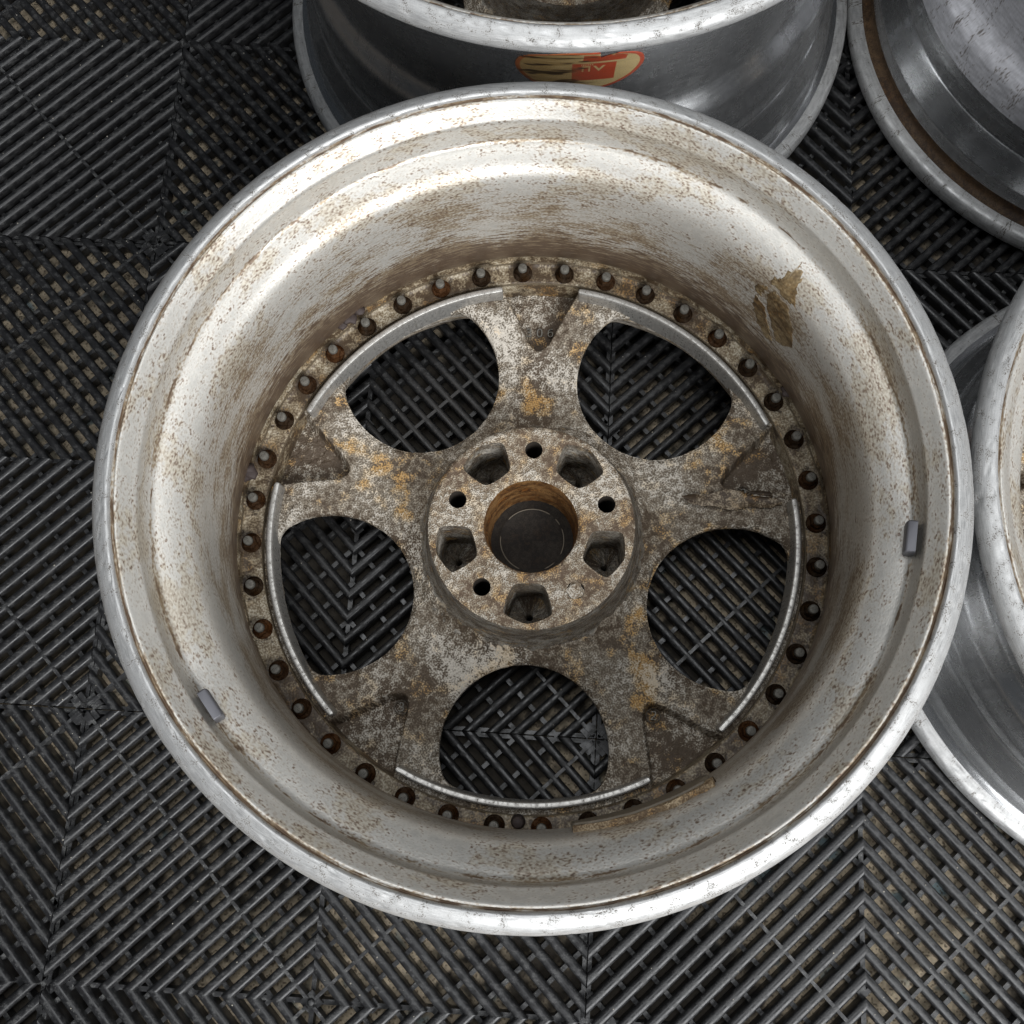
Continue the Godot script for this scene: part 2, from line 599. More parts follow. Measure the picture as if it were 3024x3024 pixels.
func make_materials() -> void:
	var m := std("corroded_casting", Color.WHITE, 0.72)
	m.albedo_texture = tex.centre[0]
	m.heightmap_enabled = true
	m.heightmap_texture = tex.centre[1]
	m.heightmap_scale = 0.15
	m = std("rusty_pad", Color.WHITE, 0.78)
	m.albedo_texture = tex.pad[0]
	m.heightmap_enabled = true
	m.heightmap_texture = tex.pad[1]
	m.heightmap_scale = 0.14
	m = std("flange_paint", Color.WHITE, 0.5)
	m.albedo_texture = tex.ring[0]
	m.heightmap_enabled = true
	m.heightmap_texture = tex.ring[1]
	m.heightmap_scale = 0.05
	m = std("barrel_paint", Color.WHITE, 0.40, 0.36)
	m.albedo_texture = tex.barrel[0]
	m.heightmap_enabled = true
	m.heightmap_texture = tex.barrel[1]
	m.heightmap_scale = 0.018
	m = std("bare_lip", Color(0.81, 0.81, 0.805), 0.85, 0.5)
	m.albedo_texture = tex.metal[0]
	m.roughness_texture = tex.metal[1]
	m = std("polished_barrel", Color(0.80, 0.805, 0.81), 0.44, 0.90)
	m.albedo_texture = tex.grime[0]
	m.roughness_texture = tex.grime[1]
	m.anisotropy_enabled = true
	m.anisotropy = -0.85
	m = std("satin_barrel", Color(0.90, 0.90, 0.92), 0.8, 0.35)
	m.albedo_texture = tex.metal[0]
	m.roughness_texture = tex.metal[1]
	m.anisotropy_enabled = true
	m.anisotropy = -0.6
	m = std("brown_grime", Color(0.46, 0.38, 0.29), 0.7)
	m.albedo_texture = tex.pad[0]
	m.uv1_triplanar = true
	m.uv1_scale = Vector3.ONE * 5.0
	m = std("machined_rail", Color(0.74, 0.73, 0.71), 0.6, 0.5)
	m.roughness_texture = tex.metal[1]
	m.albedo_texture = tex.metal[0]
	m = std("rusty_nut", Color(0.38, 0.31, 0.26), 0.95)
	m.metallic_specular = 0.12
	m.albedo_texture = tex.pad[0]
	m.uv1_triplanar = true
	m.uv1_scale = Vector3.ONE * 9.0
	for v in 2:
		var other: StandardMaterial3D = m.duplicate()
		other.resource_name = "rusty_nut_%d" % v
		other.albedo_color = [Color(0.31, 0.27, 0.24), Color(0.46, 0.35, 0.27)][v]
		mats[other.resource_name] = other
	m = std("stud_steel", Color(0.54, 0.53, 0.50), 0.6, 0.4)
	m.albedo_texture = tex.metal[0]
	m.uv1_triplanar = true
	m.uv1_scale = Vector3.ONE * 12.0
	m = std("bore_rust", Color(0.78, 0.62, 0.42), 0.6)
	m.albedo_texture = tex.pad[0]
	m = std("cap_black", Color(0.24, 0.22, 0.20), 0.8)
	m.albedo_texture = tex.pad[0]
	m.uv1_triplanar = true
	m.uv1_scale = Vector3.ONE * 7.0
	std("hole_dark", Color(0.20, 0.17, 0.14), 0.9)  # one even dark colour for the lug hole walls
	std("grit_grey", Color(0.62, 0.60, 0.56), 0.9)
	std("ring_pale", Color(0.48, 0.45, 0.40), 0.5, 0.6)
	std("lead_grey", Color(0.44, 0.44, 0.46), 0.5, 0.35)
	m = std("flap_paint", Color(0.80, 0.76, 0.70), 0.6)
	m.albedo_texture = tex.centre[0]
	std("flake_brown", Color(0.25, 0.21, 0.20), 0.7)
	m = std("tape_olive", Color(0.86, 0.82, 0.74), 0.45)
	m.albedo_texture = tex.ring[0]
	m.uv1_triplanar = true
	m.uv1_scale = Vector3.ONE * 2.0
	m = std("adhesive_grey", Color(0.46, 0.42, 0.36), 0.6)
	m = std("adhesive_tan", Color(0.94, 0.88, 0.78), 0.7)
	m.albedo_texture = tex.pad[0]
	m.uv1_triplanar = true
	m.uv1_scale = Vector3.ONE * 6.0
	m = std("sticker_print", Color.WHITE, 0.35)
	m.albedo_texture = tex.sticker
	m = std("black_plastic", Color.WHITE, 1.0)
	m.albedo_texture = tex.plastic[0]
	m.roughness_texture = tex.plastic[1]
	m.uv1_triplanar = true
	m.uv1_world_triplanar = true
	m.uv1_scale = Vector3.ONE * 6.0
	var dusty: StandardMaterial3D = m.duplicate()
	dusty.resource_name = "dusty_plastic"
	dusty.albedo_color = Color(1.25, 1.25, 1.24)
	mats.dusty_plastic = dusty
	std("slab", Color(0.55, 0.49, 0.42), 0.9)
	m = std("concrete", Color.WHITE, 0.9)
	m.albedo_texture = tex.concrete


# ==================================================================== floor and mat
func make_floor() -> void:
	var p := PlaneMesh.new()
	p.size = Vector2(1.4, 1.4)
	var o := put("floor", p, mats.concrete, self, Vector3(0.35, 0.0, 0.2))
	# the slab goes on beyond the mat
	var slab := BoxMesh.new()
	slab.size = Vector3(4.0, 0.1, 4.0)
	var under := put("slab", slab, mats.slab, o, Vector3(0.0, -0.054, 0.0))
	under.set_meta("label", "plain concrete slab")
	o.set_meta("kind", "structure")
	o.set_meta("label", "stained beige concrete floor seen through the gaps of the black mat")


# cross-section of a rib: (offset across, height)
func rib_section() -> PackedVector2Array:
	return V([-0.0026, 0.0006, -0.0036, 0.0120, -0.0036, 0.0150, -0.0030, 0.0169, -0.0017, 0.0178, 0.0, 0.0180, 0.0017, 0.0178, 0.0030, 0.0169, 0.0036, 0.0150, 0.0036, 0.0120, 0.0026, 0.0006])


# a closed square rib round the tile centre
func ring_rib(s: float) -> ArrayMesh:
	var sec := rib_section()
	var p := PackedVector3Array()
	var uv := PackedVector2Array()
	var idx := PackedInt32Array()
	var ns := sec.size()
	for side in 4:
		var a := side * PI / 2
		for e in 2:
			var ang := a + e * PI / 2
			for k in ns:
				var d := s + sec[k].x * sqrt(2.0)
				p.append(Vector3(cos(ang) * d, sec[k].y, sin(ang) * d))
				uv.append(Vector2(e, float(k) / ns))
		var b := side * ns * 2
		for k in ns - 1:
			idx.append_array([b + k, b + k + 1, b + ns + k, b + ns + k, b + k + 1, b + ns + k + 1])
	return to_mesh(p, uv, idx)


# a straight rib in the (+x, +z) quadrant that ends at the tile's edges, with closed ends
func edge_rib(s: float) -> ArrayMesh:
	var sec := rib_section()
	var p := PackedVector3Array()
	var uv := PackedVector2Array()
	var idx := PackedInt32Array()
	var ns := sec.size()
	var lim := TILE / 2 - 0.0004
	for e in 2:
		for k in ns:
			var d := s + sec[k].x * sqrt(2.0)
			p.append(Vector3(lim, sec[k].y, d - lim) if e == 0 else Vector3(d - lim, sec[k].y, lim))
			uv.append(Vector2(e, float(k) / ns))
	for k in ns - 1:
		idx.append_array([k, k + 1, ns + k, ns + k, k + 1, ns + k + 1])
	for e in 2:
		var b := p.size()
		for k in ns:
			p.append(p[e * ns + k])
			uv.append(Vector2(0, 0))
		for k in range(1, ns - 1):
			idx.append_array([b, b + k + 1, b + k] if e == 0 else [b, b + k, b + k + 1])
	return to_mesh(p, uv, idx)


func make_mat() -> void:
	var black: Material = mats.black_plastic
	var rings := []
	var edges := []
	for k in 10:
		rings.append(ring_rib(TILE / 2 - PITCH * (0.5 + k)))
		edges.append(edge_rib(TILE / 2 + PITCH * (0.5 + k)))
	# thin webs on the diagonals, just under the rib tops
	var web := Boxes.new()
	var half := TILE / 2
	web.box(Transform3D(Basis(Vector3.UP, -PI / 4), Vector3(half / 2, 0.0128, half / 2)), Vector3(half * sqrt(2.0) / 2 - 0.004, 0.0050, 0.0013))
	var web_mesh := to_mesh(web.v, web.uv, web.idx)
	# low lattice: bars square to the ribs every 21 mm, the centre lines and the four edges
	var lat := Boxes.new()
	for q in 4:
		var turn := Basis(Vector3.UP, q * PI / 2)
		for n in range(-9, 10):
			var off := n * 0.021
			if n == 0:
				continue
			var reach := half * sqrt(2.0) / 2 - absf(off)
			if reach < 0.004:
				continue
			var mid := Vector3(half / 2, 0.0058, half / 2) + Vector3(1, 0, -1).normalized() * off
			lat.box(Transform3D(turn * Basis(Vector3.UP, -PI / 4), turn * mid), Vector3(reach, 0.0048, 0.0017))
		lat.box(Transform3D(turn, turn * Vector3(half / 2, 0.0060, 0.0)), Vector3(half / 2, 0.0047, 0.0018))
		lat.box(Transform3D(turn, turn * Vector3(half - 0.0020, 0.0060, 0.0)), Vector3(0.0015, 0.0050, half - 0.001))
		# corner blocks and small pegs
		lat.box(Transform3D(turn * Basis(Vector3.UP, PI / 4), turn * Vector3(half - 0.0062, 0.0085, half - 0.0062)), Vector3(0.0052, 0.0070, 0.0040))
		for n in 3:
			var at := 0.045 + n * 0.052
			lat.box(Transform3D(turn * Basis(Vector3.UP, PI / 4), turn * Vector3(at, 0.0064, 0.0)), Vector3(0.0040, 0.0046, 0.0040))
			lat.box(Transform3D(turn * Basis(Vector3.UP, PI / 4), turn * Vector3(half - 0.005, 0.0064, at - half * 0.5)), Vector3(0.0040, 0.0046, 0.0030))
	var lat_mesh := to_mesh(lat.v, lat.uv, lat.idx)
	var hub := Boxes.new()
	hub.box(Transform3D(Basis(Vector3.UP, PI / 4), Vector3(0, 0.0080, 0)), Vector3(0.0062, 0.0070, 0.0062))
	var hub_mesh := to_mesh(hub.v, hub.uv, hub.idx)
	var knob := lathe(V([0.0, 0.0168, 0.0016, 0.0167, 0.0026, 0.0160, 0.0031, 0.0149]), 20)

	var mat := Node3D.new()
	mat.name = "floor_mat"
	mat.set_meta("kind", "structure")
	mat.set_meta("label", "black plastic drainage mat of ribbed square tiles covering the floor")
	add_child(mat)
	for cx in 3:
		for cz in 3:
			var tile := Node3D.new()
			tile.name = "tile"
			tile.position = Vector3(-0.2 + cx * TILE, 0.0006, -0.2 + cz * TILE)
			# tiles do not sit perfectly level or square
			tile.rotation = Vector3(rng.randf_range(-0.001, 0.001), rng.randf_range(-0.002, 0.002), rng.randf_range(-0.001, 0.001))
			mat.add_child(tile, true)
			for k in 10:
				put("rib", rings[k], black, tile)
				for q in 4:
					put("rib", edges[k], black, tile, Vector3.ZERO, q * PI / 2)
			for q in 4:
				put("diagonal_web", web_mesh, mats.dusty_plastic, tile, Vector3.ZERO, q * PI / 2)
			var lattice := put("lattice", lat_mesh, mats.dusty_plastic, tile)
			lattice.set_meta("kind", "stuff")
			put("hub", hub_mesh, black, tile)
			put("knob", knob, black, tile)


# crumbs of grit lying on the rib tops
func make_grit() -> void:
	var m := MultiMesh.new()
	m.transform_format = MultiMesh.TRANSFORM_3D
	m.mesh = flake_mesh(0.0006, 3, 0.7)
	var g := RandomNumberGenerator.new()
	g.seed = 99
	var list := []
	for k in 1500:
		var s := TILE / 2 + PITCH * (g.randi_range(-10, 9) + 0.5)
		var lo := maxf(0.0, s - TILE / 2)
		var x := g.randf_range(lo, s - lo)
		var at := Vector2(x, s - x) * Vector2(1 if g.randf() < 0.5 else -1, 1 if g.randf() < 0.5 else -1)
		var c := Vector2(-0.2 + g.randi_range(0, 2) * TILE, -0.2 + g.randi_range(0, 2) * TILE)
		var size := g.randf_range(0.3, 1.3) * g.randf_range(0.4, 1.0)
		var off := g.randf_range(-0.0015, 0.0015)
		list.append(Transform3D(Basis(Vector3.UP, g.randf() * TAU).scaled(Vector3.ONE * size), Vector3(c.x + at.x + off, 0.0186, c.y + at.y + off)))
	m.instance_count = list.size()
	for k in list.size():
		m.set_instance_transform(k, list[k])
	var o := MultiMeshInstance3D.new()
	o.name = "grit"
	o.multimesh = m
	o.material_override = mats.grit_grey
	o.set_meta("kind", "stuff")
	o.set_meta("label", "tiny pale crumbs of grit scattered over the black mat")
	o.set_meta("category", "grit")
	add_child(o)


# ==================================================================== wheel profiles (radius, height above the concrete)
const LIP := [0.2465, 0.2590, 0.2475, 0.2606, 0.2478, 0.2626, 0.2472, 0.2652, 0.2453, 0.2678, 0.2426, 0.2697, 0.2394, 0.2709, 0.2376, 0.2713, 0.2365, 0.2711, 0.2358, 0.2703, 0.2354, 0.2690]
const INNER := [0.2354, 0.2690, 0.2350, 0.2674, 0.2343, 0.2676, 0.2334, 0.2685, 0.2318, 0.2678, 0.2292, 0.2648, 0.2264, 0.2611, 0.2252, 0.2597, 0.2244, 0.2582, 0.2245, 0.2555, 0.2249, 0.2520, 0.2250, 0.2470, 0.2248, 0.2425, 0.2240, 0.2400, 0.2222, 0.2384, 0.2190, 0.2372, 0.2140, 0.2350, 0.2090, 0.2320, 0.2050, 0.2278, 0.2030, 0.2225, 0.2018, 0.2150, 0.2014, 0.2040, 0.2015, 0.1920, 0.2020, 0.1780, 0.2028, 0.1620, 0.2038, 0.1460, 0.2060, 0.1300, 0.2088, 0.1160, 0.2122, 0.1050, 0.2155, 0.0975]
const OUTER := [0.2465, 0.2590, 0.2450, 0.2581, 0.2415, 0.2575, 0.2370, 0.2569, 0.2330, 0.2561, 0.2308, 0.2545, 0.2297, 0.2515, 0.2292, 0.2450, 0.2288, 0.2380, 0.2270, 0.2320, 0.2225, 0.2245, 0.2180, 0.2155, 0.2145, 0.2055, 0.2115, 0.1935, 0.2090, 0.1810, 0.2070, 0.1700, 0.2060, 0.1600, 0.2060, 0.1520, 0.2070, 0.1475, 0.2105, 0.1430, 0.2145, 0.1385, 0.2168, 0.1345, 0.2175, 0.1290, 0.2178, 0.1180, 0.2180, 0.1080]
const FRONT := [0.2180, 0.1080, 0.2183, 0.1040, 0.2188, 0.1005, 0.2192, 0.0990, 0.2192, 0.0880, 0.2186, 0.0868, 0.2186, 0.0845, 0.2198, 0.0835, 0.2215, 0.0790, 0.2235, 0.0720, 0.2262, 0.0650, 0.2280, 0.0610, 0.2288, 0.0590, 0.2285, 0.0565, 0.2288, 0.0520, 0.2294, 0.0460]
const BEAD := [0.2294, 0.0460, 0.2298, 0.0430, 0.2308, 0.0402, 0.2330, 0.0384, 0.2370, 0.0374]
const FLANGE := [0.2370, 0.0374, 0.2415, 0.0368, 0.2448, 0.0358, 0.2468, 0.0336, 0.2477, 0.0302, 0.2477, 0.0262, 0.2466, 0.0222, 0.2446, 0.0194, 0.2420, 0.0182, 0.2390, 0.0181, 0.2360, 0.0195, 0.2320, 0.0270, 0.2250, 0.0400, 0.2140, 0.0560, 0.2000, 0.0680]


func lifted(src: Array, height: float) -> PackedVector2Array:
	var o := PackedVector2Array()
	for i in range(0, src.size(), 2):
		var y: float = src[i + 1]
		o.append(Vector2(src[i], y + (height - 0.270) * smoothstep(0.110, 0.200, y) - MAT_TOP))
	return o


# radius of a profile at a height above the wheel's base
func radius_at(prof: PackedVector2Array, y: float) -> float:
	for i in prof.size() - 1:
		var a := prof[i]
		var b := prof[i + 1]
		if (a.y - y) * (b.y - y) <= 0.0 and absf(a.y - b.y) > 1e-6:
			return lerpf(a.x, b.x, (a.y - y) / (a.y - b.y))
	return prof[prof.size() - 1].x


# ==================================================================== wheel centre
func window_sd(p: Vector2, ang: float) -> float:
	var c := Vector2(cos(ang), sin(ang)) * WIN_C
	var a := p.distance_to(c) - WIN_R
	var b := p.length() - WIN_OUT
	var k := 0.007
	var h := maxf(k - absf(a - b), 0.0) / k
	return maxf(a, b) + h * h * k * 0.25


# distance inside the triangular recess at the outer end of the spoke that points along +x of this sector
func pocket_edge(p: Vector2) -> float:
	var half := 0.0065 + clampf((p.x - 0.150) / 0.047, 0.0, 1.0) * 0.0245
	var a := (half - absf(p.y)) * 0.89
	var b := p.x - 0.1475
	var h := maxf(0.008 - absf(a - b), 0.0) / 0.008
	return minf(a, b) - h * h * 0.002


func pocket_depth(p: Vector2) -> float:
	return smoothstep(-0.0006, 0.0034, pocket_edge(p))


# height of the wheel centre's back at a point of the sector (spoke along +x); whole = the same point on the wheel
func centre_height(p: Vector2, whole: Vector2) -> float:
	var r := p.length()
	var y := 0.0685 + 0.0125 * smoothstep(0.11, 0.19, r) + 0.010 * smoothstep(0.096, 0.076, r)
	var sd := minf(window_sd(p, PI / 5), window_sd(p, -PI / 5))
	y -= 0.0030 * pow(clampf(1.0 - sd / 0.0045, 0.0, 1.0), 2.0)
	y -= 0.0170 * pocket_depth(p)
	y += 0.0009 * exp(-pow((pocket_edge(p) + 0.0012) / 0.0014, 2.0))
	var q := Vector3(whole.x, 0.0, whole.y)
	y += n3(noise_a, q, 38.0) * 0.0013 + n3(noise_b, q, 190.0) * 0.00062
	y += maxf(0.0, n3(noise_a, q, 75.0) - 0.15) * 0.0022
	return y


func make_centre_meshes() -> void:
	# ---- one sector of 72 degrees, triangulated once and bent five times
	var step := 0.0014
	var pts := PackedVector2Array()
	var rim := PackedVector2Array()          # window edge points, in order, for the walls
	var r0 := 0.074
	var r1 := 0.1985
	var lo := Vector2(cos(-PI / 5), sin(-PI / 5))
	var hi := Vector2(cos(PI / 5), sin(PI / 5))
	var r := r0
	while r <= r1 + 1e-6:
		if window_sd(hi * r, PI / 5) > 0.0006:
			pts.append(hi * r)
			pts.append(lo * r)
		r += (r1 - r0) / 66.0
	for i in range(1, 120):
		var a := lerpf(-PI / 5, PI / 5, i / 120.0)
		pts.append(Vector2(cos(a), sin(a)) * r0)
		pts.append(Vector2(cos(a), sin(a)) * r1)
	for side in [-1.0, 1.0]:
		var ax: float = PI / 5 * side
		var c := Vector2(cos(ax), sin(ax)) * (WIN_C - 0.012)
		for i in 131:
			# rays that sweep from straight outwards to straight inwards on this sector's side
			var a: float = ax - side * PI * i / 130.0
			var dir := Vector2(cos(a), sin(a))
			var near := 0.0
			var far := 0.1
			for k in 26:
				var m := (near + far) / 2
				if window_sd(c + dir * m, ax) < 0.0:
					near = m
				else:
					far = m
			var e := c + dir * far
			pts.append(e)
			if side > 0.0:
				rim.append(e)
	var row := 0
	var x := 0.055
	while x < r1:
		var y := -0.125 + (0.5 * step if row % 2 else 0.0)
		while y < 0.125:
			var q := Vector2(x, y) + Vector2(sin(x * 9000.0 + y * 5000.0), cos(y * 7000.0)) * 0.00015
			var rr := q.length()
			if rr > r0 + 0.0012 and rr < r1 - 0.0012 and absf(q.angle()) < PI / 5 - 0.0013 / rr and window_sd(q, PI / 5) > 0.0009 and window_sd(q, -PI / 5) > 0.0009:
				pts.append(q)
			y += step
		x += step * 0.866
		row += 1
	var tri := Geometry2D.triangulate_delaunay(pts)
	var keep := PackedInt32Array()
	for i in range(0, tri.size(), 3):
		var a := pts[tri[i]]
		var b := pts[tri[i + 1]]
		var c := pts[tri[i + 2]]
		var m := (a + b + c) / 3.0
		if window_sd(m, PI / 5) < 0.0 or window_sd(m, -PI / 5) < 0.0 or m.length() < r0 - 0.0001:
			continue
		var cr := (b - a).cross(c - a)
		if absf(cr) < 1e-10:
			continue
		if cr > 0.0:
			keep.append_array([tri[i], tri[i + 2], tri[i + 1]])
		else:
			keep.append_array([tri[i], tri[i + 1], tri[i + 2]])
	shared.spokes = []
	for k in 5:
		var ang := PI / 2 + k * TAU / 5
		var ca := cos(ang)
		var sa := sin(ang)
		var v := PackedVector3Array()
		var nn := PackedVector3Array()
		var uv := PackedVector2Array()
		for q in pts:
			var w := Vector2(q.x * ca - q.y * sa, q.x * sa + q.y * ca)
			var h := centre_height(q, w)
			var d := 0.0006
			var qx := Vector2(q.x + d * ca, q.y - d * sa)     # one step along the wheel's x and y
			var qy := Vector2(q.x + d * sa, q.y + d * ca)
			var hx := centre_height(qx, w + Vector2(d, 0)) - h
			var hy := centre_height(qy, w + Vector2(0, d)) - h
			v.append(Vector3(w.x, h - MAT_TOP, -w.y))
			nn.append(Vector3(-hx / d, 1.0, hy / d).normalized())
			uv.append(Vector2(w.x, -w.y) / 0.4 + Vector2(0.5, 0.5))
		var idx := keep.duplicate()
		# walls of the window on this spoke's left side, down to the wheel's face
		for side in [1.0, -1.0]:
			var b := v.size()
			for i in rim.size():
				var q := Vector2(rim[i].x, rim[i].y * side)
				var w := Vector2(q.x * ca - q.y * sa, q.x * sa + q.y * ca)
				var out := Vector2(cos(ang + side * PI / 5), sin(ang + side * PI / 5)) * WIN_C - w
				out = out.normalized()
				var h := centre_height(q, w)
				for lvl in 3:
					var hh: float = [h, h - 0.005, 0.044][lvl]
					v.append(Vector3(w.x, hh - MAT_TOP, -w.y) + Vector3(out.x, 0, -out.y) * [0.0, 0.0002, -0.0110][lvl])
					nn.append(Vector3(out.x, [0.5, 0.0, -0.4][lvl], -out.y).normalized())
					uv.append(Vector2(w.x, -w.y) / 0.4 + Vector2(0.5, 0.5) + Vector2(out.x, -out.y) * (h - hh) * 2.4)
			for i in rim.size() - 1:
				for lvl in 2:
					var a := b + i * 3 + lvl
					var quad := [a, a + 1, a + 3, a + 3, a + 1, a + 4]
					if side > 0.0:
						quad = [a, a + 3, a + 1, a + 3, a + 4, a + 1]
					idx.append_array(quad)
		shared.spokes.append(to_mesh(v, uv, idx, nn))
	make_pad_meshes()
	make_rail_mesh()
	make_bolt_meshes()


func inside_polygon(p: Vector2, poly: PackedVector2Array) -> bool:
	return Geometry2D.is_point_in_polygon(p, poly)


func rounded(poly: PackedVector2Array, times: int) -> PackedVector2Array:
	for t in times:
		var o := PackedVector2Array()
		for i in poly.size():
			var a := poly[i]
			var b := poly[(i + 1) % poly.size()]
			o.append(a.lerp(b, 0.25))
			o.append(a.lerp(b, 0.75))
		poly = o
	return poly


func dense(poly: PackedVector2Array, step: float) -> PackedVector2Array:
	var o := PackedVector2Array()
	for i in poly.size():
		var a := poly[i]
		var b := poly[(i + 1) % poly.size()]
		var n := maxi(1, int(a.distance_to(b) / step))
		for k in n:
			o.append(a.lerp(b, float(k) / n))
	return o


func pad_height(p: Vector2) -> float:
	var r := p.length()
	var q := Vector3(p.x, 0.5, p.y)
	var y := 0.112 + n3(noise_a, q, 60.0) * 0.0007 + n3(noise_b, q, 240.0) * 0.00035 + maxf(0.0, n3(noise_a, q, 130.0) - 0.2) * 0.0016
	y -= 0.0022 * pow(clampf((r - 0.0705) / 0.003, 0.0, 1.0), 2.0)
	y -= 0.0020 * pow(clampf((0.0358 - r) / 0.0022, 0.0, 1.0), 2.0)
	return y


func make_pad_meshes() -> void:
	var holes := []
	for k in 5:
		var a := PI / 2 + PI / 5 + k * TAU / 5
		var corner := V([0.0412, -0.0114, 0.0412, 0.0114, 0.0632, 0.0186, 0.0708, 0.0, 0.0632, -0.0186])
		var raw := PackedVector2Array()
		for i in 5:
			raw.append(corner[i].lerp(corner[(i + 4) % 5], 0.14))
			raw.append(corner[i].lerp(corner[(i + 1) % 5], 0.14))
		var poly := PackedVector2Array()
		for q in raw:
			poly.append(q.rotated(a))
		var pocket := dense(rounded(poly, 2), 0.0016)
		holes.append(pocket)
	for k in 5:
		var a := PI / 2 + k * TAU / 5
		var poly := PackedVector2Array()
		for i in 36:
			poly.append(Vector2(0.0558, 0).rotated(a) + Vector2(0.0063, 0).rotated(TAU * i / 36.0))
		holes.append(poly)
	var pts := PackedVector2Array()
	var ra := 0.0336
	var rb := 0.0735
	for i in 120:
		pts.append(Vector2(ra, 0).rotated(TAU * i / 120.0))
	for i in 220:
		pts.append(Vector2(rb, 0).rotated(TAU * i / 220.0))
	for hpoly in holes:
		pts.append_array(hpoly)
	var step := 0.0019
	var x := -rb
	var row := 0
	while x < rb:
		var y := -rb + (step / 2 if row % 2 else 0.0)
		while y < rb:
			var q := Vector2(x, y) + Vector2(sin(x * 9000.0 + y * 5000.0), cos(y * 7000.0)) * 0.00015
			var rr := q.length()
			var ok := rr > ra + 0.001 and rr < rb - 0.001
			if ok:
				for hpoly in holes:
					if inside_polygon(q, hpoly):
						ok = false
						break
			if ok:
				pts.append(q)
			y += step
		x += step * 0.866
		row += 1
	var tri := Geometry2D.triangulate_delaunay(pts)
	var v := PackedVector3Array()
	var uv := PackedVector2Array()
	var idx := PackedInt32Array()
	for q in pts:
		v.append(Vector3(q.x, pad_height(q) - MAT_TOP, -q.y))
		uv.append(Vector2(q.x, -q.y) / 0.16 + Vector2(0.5, 0.5))
	for i in range(0, tri.size(), 3):
		var m := (pts[tri[i]] + pts[tri[i + 1]] + pts[tri[i + 2]]) / 3.0
		var out := m.length() < ra or m.length() > rb
		for hpoly in holes:
			if out or inside_polygon(m, hpoly):
				out = true
				break
		if out:
			continue
		var cr := (pts[tri[i + 1]] - pts[tri[i]]).cross(pts[tri[i + 2]] - pts[tri[i]])
		if cr > 0.0:
			idx.append_array([tri[i], tri[i + 2], tri[i + 1]])
		else:
			idx.append_array([tri[i], tri[i + 1], tri[i + 2]])
	shared.pad = to_mesh(v, uv, idx)
	# walls of lug holes
	shared.lugs = []
	for hn in range(5, 10):
		var lv := PackedVector3Array()
		var lu := PackedVector2Array()
		var li := PackedInt32Array()
		wall(lv, lu, li, holes[hn], 0.035, 1.0)
		shared.lugs.append(to_mesh(lv, lu, li))
	# pockets: walls that narrow downwards and a floor with a drain hole
	shared.pockets = []
	for hn in 5:
		var pv := PackedVector3Array()
		var pu := PackedVector2Array()
		var pi := PackedInt32Array()
		var poly: PackedVector2Array = holes[hn]
		var mid := Vector2.ZERO
		for q in poly:
			mid += q / poly.size()
		var n := poly.size()
		var levels := [[1.0, 0.0], [0.97, -0.0015], [0.94, -0.025], [0.90, -0.052], [0.84, -0.0560]]
		for lv in levels:
			for i in n + 1:
				var q := poly[i % n]
				var s := mid + (q - mid) * float(lv[0])
				pv.append(Vector3(s.x, pad_height(q) + float(lv[1]) - MAT_TOP, -s.y))
				pu.append(Vector2(float(i) / n * 0.6, -float(lv[1]) * 6.0))
		var drain := mid + mid.normalized() * 0.003
		for lv in [[0.0030, 0.0560], [0.0030, 0.0300]]:
			for i in n + 1:
				var dir := (poly[i % n] - mid).normalized()
				var s := drain + dir * float(lv[0])
				pv.append(Vector3(s.x, float(lv[1]) - MAT_TOP, -s.y))
				pu.append(Vector2(float(i) / n * 0.6, 0.3 + float(lv[0])))
		for l in 6:
			for i in n:
				var a := l * (n + 1) + i
				var b := a + n + 1
				pi.append_array([a, a + 1, b, a + 1, b + 1, b])
		shared.pockets.append(to_mesh(pv, pu, pi))
	shared.skirt = lathe(smooth(V([0.0735, 0.1098 - MAT_TOP, 0.0745, 0.1070 - MAT_TOP, 0.0758, 0.0980 - MAT_TOP, 0.0775, 0.0880 - MAT_TOP, 0.0800, 0.0800 - MAT_TOP, 0.0850, 0.0735 - MAT_TOP, 0.0930, 0.0680 - MAT_TOP]), 3), 200, "rough", 4.0)
	shared.bore = lathe(V([0.0336, 0.1100 - MAT_TOP, 0.0331, 0.1080 - MAT_TOP, 0.0328, 0.1000 - MAT_TOP, 0.0333, 0.0990 - MAT_TOP, 0.0333, 0.0880 - MAT_TOP, 0.0322, 0.0860 - MAT_TOP, 0.0318, 0.0640 - MAT_TOP, 0.0310, 0.0600 - MAT_TOP]), 120, "rough", 2.0)
	shared.cap = lathe(V([0.0312, 0.0606 - MAT_TOP, 0.0262, 0.0602 - MAT_TOP, 0.0250, 0.0612 - MAT_TOP, 0.0228, 0.0612 - MAT_TOP, 0.0215, 0.0600 - MAT_TOP, 0.0100, 0.0596 - MAT_TOP, 0.0001, 0.0596 - MAT_TOP]), 72)


func wall(v: PackedVector3Array, uv: PackedVector2Array, idx: PackedInt32Array, poly: PackedVector2Array, bottom: float, taper: float) -> void:
	var n := poly.size()
	var b := v.size()
	var mid := Vector2.ZERO
	for q in poly:
		mid += q / n
	for lvl in 2:
		for i in n + 1:
			var q := poly[i % n]
			var s := q if lvl == 0 else mid + (q - mid) * taper
			var y := pad_height(q) if lvl == 0 else bottom
			v.append(Vector3(s.x, y - MAT_TOP, -s.y))
			uv.append(Vector2(float(i) / n * 0.3, lvl * 0.3))
	for i in n:
		var a := b + i
		var c := a + n + 1
		idx.append_array([a, a + 1, c, a + 1, c + 1, c])


